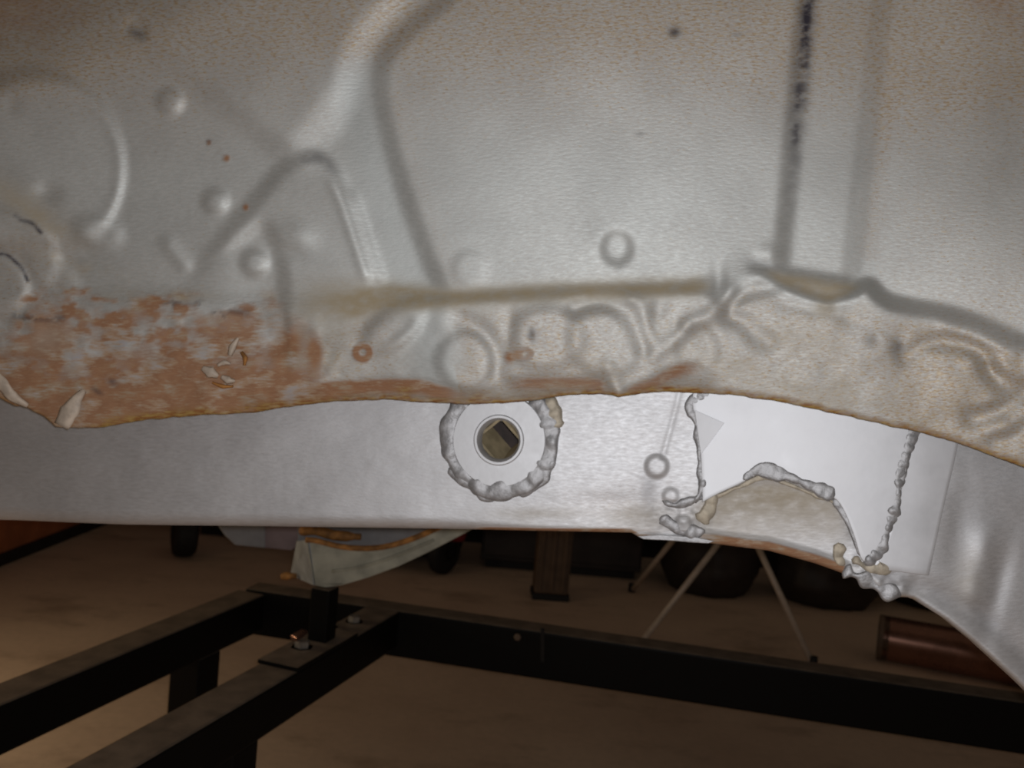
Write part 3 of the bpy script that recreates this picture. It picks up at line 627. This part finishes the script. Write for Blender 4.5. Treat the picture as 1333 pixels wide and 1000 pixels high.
bead('rolled_lip', [(1084, 648), (1098, 668), (1108, 692), (1117, 722)], 10, .0016, M['weld'], repair, 28, .4, 20, .0008)
bead('rust_seam', [(930, 648), (952, 638), (970, 630), (992, 622), (1018, 628), (1050, 640), (1082, 652), (1092, 668)], 6, .0012, M['weld_tan'], repair, 29, .6, 15, .0002, label='tan dirty seam under the rolled lip')
bead('rust_seam', [(1096, 735), (1088, 724), (1092, 706)], 14, .0016, M['weld_tan'], repair, 30, .6, 15)
bead('weld_bead', [(1188, 545), (1184, 566), (1174, 590), (1168, 614), (1165, 640), (1160, 664), (1150, 692), (1140, 716), (1122, 733)], 14, .0026, M['weld'], repair, 24, .55, 12, .0008)
bead('rolled_lip', [(966, 624), (986, 612), (1012, 616), (1050, 630), (1084, 645)], 16, .0019, M['weld'], repair, 27, .55, 17, .0018, label='rough grey rolled lip along the arched opening')
# overlapping plate to its right
ov = coons('overlap_plate', [(1186, 500), (1256, 500)], [(1132, 738), (1172, 743), (1204, 747)], [(1186, 500), (1171, 600), (1153, 690), (1132, 738)], [(1256, 500), (1241, 585), (1222, 665), (1204, 747)],
           .0018, .0022, M['plate'], car, 14, 30, 'narrow flat plate welded over the rail beside the repair')
# lumpy weld knot at the lower left corner of the repair
knot = bead('weld_knot', [(862, 652), (880, 658), (898, 652), (914, 644)], 20, .0026, M['weld'], car, 33, .8, 17, -.0003, label='lumpy knot of weld beside the repair')
bead('weld_bead', [(860, 672), (876, 684), (900, 692), (918, 692)], 17, .0024, M['weld'], knot, 35, .8, 19)
bead('weld_bead', [(928, 640), (924, 662), (912, 680)], 22, .0022, M['weld_tan'], knot, 36, .8, 21)
bead('weld_bead', [(1108, 724), (1126, 737), (1146, 738), (1154, 722)], 19, .0026, M['weld_tan'], knot, 38, .8, 18)
bead('weld_bead', [(1096, 739), (1118, 750), (1140, 762), (1168, 774)], 17, .0024, M['weld'], knot, 39, .8, 21)
# ragged tag of sheet at the lower edge
prism('ragged_tab', [R3(x, y, .0005) for x, y in ((830, 698), (860, 696), (905, 699), (930, 704), (922, 707), (900, 706), (865, 703), (838, 702))], RAIL.n * .0014, M['weld'], car, .0004)

# peeled flakes on the torn edge
def S3(x, y, h): return SHEET.P(np.float64(x), np.float64(y), np.float64(h))
def flake(pts, lift, width, mat, label, seed):
    P = smooth(pts, 5); n = len(P); t = np.linspace(0, 1, n); tx, ty = np.gradient(P[:, 0]), np.gradient(P[:, 1]); l = np.hypot(tx, ty)
    W = np.interp(t, np.linspace(0, 1, len(width)), width); V = []; m_ = 7
    L = np.interp(t, np.linspace(0, 1, len(lift)), lift)
    for j in range(m_):
        u = j / (m_ - 1) * 2 - 1
        jag = 1 + .25 * (vnoise(t * 7, t * 0 + j * 0.4, seed) - .5)
        V.append(SHEET.Q(P[:, 0] - ty / l * W * .5 * u * jag, P[:, 1] + tx / l * W * .5 * u * jag, L + FL0(P[:, 0], P[:, 1]) + .0022 * (1 - u * u)))
    V = np.stack(V, 1).reshape(-1, 3)
    Fc = [[i * m_ + j, i * m_ + j + 1, (i + 1) * m_ + j + 1, (i + 1) * m_ + j] for i in range(n - 1) for j in range(m_ - 1)]
    o = fix_normals(link('peeled_flake', V, Fc, mat, sheet, True, label=label)); o.modifiers.new('thickness', 'SOLIDIFY').thickness = .0009
    return o
flake([(110, 508), (100, 520), (90, 536), (80, 555)], [-.001, .004, .006, .005], [7, 16, 25, 20], M['flake'], 'pale curled flake hanging off the rusty edge', 1)
flake([(-12, 486), (4, 502), (16, 516), (36, 528)], [.002, .005, .005, .001], [20, 17, 15, 7], M['flake'], 'pale curled strip at the left end of the rusty edge', 2)
flake([(310, 440), (303, 452), (299, 463)], [.000, .003, .003], [5, 10, 6], M['flake'], None, 3)
flake([(263, 479), (274, 485), (284, 490)], [.001, .004, .002], [7, 15, 6], M['flake'], None, 4)
flake([(283, 476), (292, 472), (300, 474)], [.001, .003, .001], [5, 8, 4], M['flake'], None, 5)
flake([(288, 490), (297, 495), (306, 496)], [.001, .003, .001], [6, 11, 4], M['flake'], None, 6)
flake([(314, 458), (319, 466), (318, 476)], [.001, .003, .001], [4, 7, 4], M['brk_rust'], None, 7)
flake([(276, 498), (290, 503), (304, 503)], [.000, .002, .000], [3, 6, 3], M['brk_rust'], None, 8)

# underside: unseen floor pan, added to close the shell and shade the floor, and what hangs from it
zb = float(R3(600, 690)[2])
pan = prism('floor_pan', [(-1.1, .86, zb + .03), (1.25, .86, zb + .03), (1.25, 2.2, zb + .03), (-1.1, 2.2, zb + .03)], (0, 0, .003), M['pan'], car, 0)
D1 = 1.56
t1 = [(283, 505), (283, 684), (292, 697), (306, 710), (345, 714), (345, 505)]
prism('pan_stiffener', [at(x, y, D1) for x, y in t1], fw * .02, M['pan'], car, .002, 'pale grey folded stiffener under the floor pan')
t1 = [(343, 505), (343, 713.5), (379, 717), (396, 706), (402, 505)]
prism('pan_gusset', [at(x, y, D1 + .001) for x, y in t1], fw * .02, M['pan_pink'], car, .002, 'pinkish primered gusset under the floor pan')
bk = 1.34
lip = smooth([(398, 703), (412, 704), (440, 711), (470, 714), (500, 712), (530, 704), (562, 691), (600, 672)], 5)
front = [(408, 762), (424, 765), (446, 762), (480, 752), (520, 737), (560, 718), (610, 692), (640, 672)] + [tuple(p) for p in lip[::-1]]
br = prism('hanger_bracket', [at(x, y, bk) for x, y in front], fw * .004, M['brk_green'], car, .001, 'grey-green trough bracket with rusty lip hanging under the car')
prism('bracket_side', [at(408, 762, bk), at(400, 703, bk), at(386, 705, bk + .10), at(378, 749, bk + .10)], rt * .003, M['brk_blue'], br, 0, 'blue-grey side of the bracket')
prism('bracket_back', [at(x, y, bk + .11) for x, y in ((384, 518), (388, 748), (470, 745), (560, 712), (610, 680), (620, 518))], fw * .004, M['pan'], br, .001)
prism('bracket_bottom', [at(408, 762, bk), at(446, 762, bk), at(432, 747, bk + .11), at(388, 747, bk + .11)], up * .003, M['brk_green'], br, 0)
tube_path('rust_lip', [at(x, y, bk - .001) for x, y in lip], .0042, M['brk_rust'], br, 8, label='orange rusty lip of the bracket')
tube_path('rust_seam', [at(x, y, bk + .06) for x, y in smooth([(390, 692), (410, 690), (435, 697), (470, 699)], 4)], [.005] + [.008] * 10 + [.005] * 2, M['brk_rust'], br, 8)
tube_path('rust_tab', [at(366, 751, bk + .06), at(372, 750, bk + .06), at(386, 750, bk + .06)], [.004, .006, .004], M['brk_rust'], br, 8)
# groove pressed along the bracket face
tube_path('pressed_bead', [at(x, y, bk - .0005) for x, y in smooth([(432, 744), (470, 738), (520, 722), (565, 703)], 5)], .0022, M['brk_green'], br, 8)

# ------------------------------------------------------------------ steel jig frame
ZT = 0.35
jig = empty('jig_frame', (-.15, 1.4, 0), 'black square-tube steel frame standing on the floor under the car', 'frame')
dA = np.array([sin(radians(18.2)), cos(radians(18.2)), 0]); sA = np.array([dA[1], -dA[0], 0])
Acorner = on_z(336, 757, ZT); Am = Acorner + sA * .027 - dA * .0
beam('long_tube', Am - dA * 1.25, Am - dA * .058, .054, .062, M['jig'], jig)
B0 = (on_z(311, 877, ZT) + on_z(360, 891, ZT)) / 2
# the cross tube: back edge through the corner and the point seen at the right
Tr = on_z(1333, 901, ZT); dT = Tr - Acorner; dT[2] = 0; dT /= np.linalg.norm(dT); nT = np.array([dT[1], -dT[0], 0])   # towards the camera
tw = .050
beam('cross_tube', Acorner + nT * tw / 2, Acorner + dT * 2.0 + nT * tw / 2, tw, .078, M['jig'], jig)
# where the inner long tube meets it
def meet(P, d, Q, e):
    A = np.array([[d[0], -e[0]], [d[1], -e[1]]]); s = np.linalg.solve(A, (Q - P)[:2]); return P + d * s[0]
Bend = meet(B0, dA, Acorner + nT * tw, dT)
beam('long_tube', B0 - dA * .85, Bend + dA * .004, .060, .062, M['jig'], jig)
# joint plate, visible as a slightly raised end at the junction
box('joint_plate', Bend - dA * .02 + np.array([.075, .012, -.072]), .09, .006, .066, atan2(dT[1], dT[0]), M['jig'], jig, .001)
# legs
def leg(P, s=.053, ht=None):
    b = np.array([P[0], P[1], 0.012]); box('leg', b, s, s, ZT - .061 - .012, -radians(18), M['jig'], jig, .003)
    box('foot_plate', np.array([P[0], P[1], 0.0]), .10, .10, .012, -radians(18), M['jig'], jig, .002)
LA = at(345, 860, 1.40)
leg(Am - dA * .20); leg(Am - dA * 1.1)
leg(B0 - dA * .055); leg(B0 - dA * .78)
leg(Acorner + dT * 1.85 + nT * tw / 2, .055)
# post and bolted plate that carry the bracket
pc = on_z(411, 836, ZT); pc = B0 + dA * ((pc - B0) @ dA)
prc = pc + np.array([0, 0, .0])
plate = box('post_plate', pc - dA * .03, .062, .17, .006, -radians(18.2), M['jig'], jig, .001)
topz = None
d_ = ray(424, 765); tpost = ((pc - CAM) @ fw) / (d_ @ fw); topz = (CAM + d_ * tpost)[2]
box('support_post', pc + np.array([0, 0, .006]), .030, .030, topz - ZT - .004, -radians(18.2), M['jig'], jig, .002)
def bolt(px, py, z, r=.010, tilt=0):
    c = on_z(px, py, z)
    b = lathe('bolt', [(0, .009), (r * .8, .009), (r, .0075), (r, 0), (r * 1.5, 0), (r * 1.5, -.002), (0, -.002)], c, (0, 0, 1), M['bolt'], jig, 6)
    return b
bolt(461, 809, ZT, .010); bolt(427, 817, ZT, .011); bolt(393, 842, ZT + .006, .011)
wg = prism('wing_nut', [on_z(x, y, ZT + .02) for x, y in ((378, 832), (392, 824), (400, 826), (386, 836))], (0, 0, .006), M['copper'], jig, .001)
cT = Acorner + dT * .48 + nT * tw
def face_pt(x, y):
    d = ray(x, y); o_ = Acorner + nT * (tw + .001); t = ((o_ - CAM) @ nT) / (d @ nT); return CAM + d * t
lathe('bolt', [(0, .005), (.0045, .005), (.006, .004), (.006, 0)], face_pt(674, 829), nT, M['timber'], jig, 6)
prism('weld_seam', [face_pt(x, y) for x, y in ((704, 817), (709, 818), (709, 862), (704, 861))], nT * .002, M['darkwall'], jig, .0008)

# ------------------------------------------------------------------ things on the garage floor
# brown column
pp = on_z(715, 777, 0)
post = empty('floor_post', pp, 'brown ribbed square post standing upright on the garage floor', 'post')
box('post_body', pp + [0, 0, .02], .108, .09, .60, radians(3), M['timber'], post, .006)
for k in (-1, 0, 1): box('rib', pp + [k * .036, -.047, .03], .012, .01, .57, radians(3), M['timber'], post, .003)
box('post_base', pp, .118, .10, .02, radians(3), M['rubber'], post, .003)
# red trolley with black wheels
tp = on_z(560, 758, 0) + [0, .12, 0]
tr = empty('floor_trolley', tp, 'low red trolley on black wheels behind the bracket', 'trolley')
box('trolley_body', tp + [-.16, .1, .118], .52, .30, .24, 0, M['red'], tr, .02)
box('trolley_chassis', tp + [-.16, .1, .058], .46, .26, .06, 0, M['jig'], tr, .006)
def wheel(name, c, r, wd, axis, mat, parent, **k):
    return lathe(name, [(r * .35, -wd / 2), (r * .86, -wd / 2), (r * .97, -wd * .36), (r, -wd * .15), (r, wd * .15), (r * .97, wd * .36), (r * .86, wd / 2), (r * .35, wd / 2)], c, axis, mat, parent, 40, closed=True, **k)
for sx, sy in ((.03, 0), (-.36, 0), (.03, .2), (-.36, .2)):
    wc = tp + np.array([sx, sy, .078])
    wh = wheel('wheel', wc, .078, .045, (1, -.55, 0), M['rubber'], tr)
    lathe('hub', [(0, .026), (.02, .026), (.03, .02), (.03, -.02), (.02, -.026), (0, -.026)], wc, (1, -.55, 0), M['jig'], wh, 20)
# loose tyre at the left
wp = on_z(238, 724, 0)
ty = empty('rubber_wheel', wp, 'small black rubber wheel standing in the shadow left of the bracket', 'wheel')
tyr = wheel('tyre', wp + [0, 0, .085], .085, .07, (1, .5, 0), M['rubber'], ty)
lathe('hub', [(0, .03), (.03, .03), (.04, .02), (.04, -.02), (.03, -.03), (0, -.03)], wp + [0, 0, .085], (1, .5, 0), M['jig'], ty, 24)
# folding stand
f1, f2, f3 = on_z(822, 771, 0), on_z(828, 848, 0), on_z(1058, 869, 0)
ap2 = at(966, 668, 2.62); ap1 = at(902, 672, 2.85)
st = empty('folding_stand', (f1 + f2 + f3) / 3, 'thin pale tubular stand with splayed legs behind the frame', 'stand')
for a, b in ((ap1, f1), (ap2, f2), (ap2, f3)):
    lg = tube_path('leg', [a, b + [0, 0, .006]], .0085, M['legs'], st, 12)
    lathe('foot_cap', [(0, .03), (.011, .03), (.012, .004), (.010, 0), (0, 0)], b, (0, 0, 1), M['rubber'], lg, 14)
tube_path('head_bar', [ap1, ap2], .012, M['legs'], st, 12)
# brown pipe lying on the floor
pL, pR = on_z(1146, 858, 0), on_z(1146, 858, 0) + np.array([.90, -.34, 0]); pr = .062
pipe = empty('metal_pipe', (pL + pR) / 2, 'shiny reddish-brown metal pipe lying on the floor at the right', 'pipe')
pdir = (pR - pL) / np.linalg.norm(pR - pL)
lathe('pipe_body', [(pr, 0), (pr, .95), (pr * .9, .95), (pr * .9, 0)], pL + [0, 0, pr], pdir, M['copper'], pipe, 48, closed=True)
lathe('pipe_collar', [(pr * 1.0, -.012), (pr * 1.0, .014), (pr * .8, .014), (pr * .8, -.012)], pL + [0, 0, pr], pdir, M['timber'], pipe, 48, closed=True)
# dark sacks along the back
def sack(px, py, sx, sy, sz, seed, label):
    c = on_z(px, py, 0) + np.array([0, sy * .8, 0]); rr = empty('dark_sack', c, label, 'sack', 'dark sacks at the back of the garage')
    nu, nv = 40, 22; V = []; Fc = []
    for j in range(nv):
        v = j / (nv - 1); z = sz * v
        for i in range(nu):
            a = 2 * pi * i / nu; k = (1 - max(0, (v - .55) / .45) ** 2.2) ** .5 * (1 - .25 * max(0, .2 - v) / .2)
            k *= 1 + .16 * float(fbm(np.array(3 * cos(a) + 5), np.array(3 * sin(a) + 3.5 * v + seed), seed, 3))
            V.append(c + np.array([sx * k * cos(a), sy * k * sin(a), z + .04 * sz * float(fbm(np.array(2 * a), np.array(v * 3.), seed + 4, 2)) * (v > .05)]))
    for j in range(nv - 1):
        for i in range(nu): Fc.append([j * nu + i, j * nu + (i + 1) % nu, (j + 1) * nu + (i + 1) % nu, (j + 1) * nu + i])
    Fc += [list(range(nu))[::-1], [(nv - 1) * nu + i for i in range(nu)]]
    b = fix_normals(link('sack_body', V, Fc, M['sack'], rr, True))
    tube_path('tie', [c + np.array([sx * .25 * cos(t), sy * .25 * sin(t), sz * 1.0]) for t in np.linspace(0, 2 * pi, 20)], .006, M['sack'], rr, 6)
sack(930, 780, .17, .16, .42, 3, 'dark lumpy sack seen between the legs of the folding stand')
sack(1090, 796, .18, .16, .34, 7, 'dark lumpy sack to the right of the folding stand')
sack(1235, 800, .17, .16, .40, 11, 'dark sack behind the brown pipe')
def dark_infill(x0, x1, py, dep, ht, label, back=.0):  # black boxes added to fill the shapeless dark at the back
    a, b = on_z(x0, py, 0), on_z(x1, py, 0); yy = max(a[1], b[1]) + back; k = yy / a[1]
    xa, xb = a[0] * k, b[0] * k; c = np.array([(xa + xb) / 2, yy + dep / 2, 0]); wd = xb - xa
    r_ = empty('dark_infill', c, label, 'infill')
    box('infill_body', c + [0, 0, .03], wd, dep, ht, 0, M['sack'], r_, .004)
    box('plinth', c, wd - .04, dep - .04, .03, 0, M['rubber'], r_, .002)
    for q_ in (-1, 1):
        d_ = box('infill_door', c + [q_ * wd * .25, -dep / 2 - .008, .05], wd * .47, .014, ht - .04, 0, M['sack'], r_, .003)
        box('infill_handle', c + [q_ * wd * .05, -dep / 2 - .022, ht * .55], .012, .014, .10, 0, M['rubber'], d_, .003)
dark_infill(622, 822, 766, .30, .55, 'added black cabinet in the dark behind the brown ribbed post', .10)
dark_infill(250, 420, 722, .30, .50, 'added black cabinet in the dark behind the hanging bracket', .12)
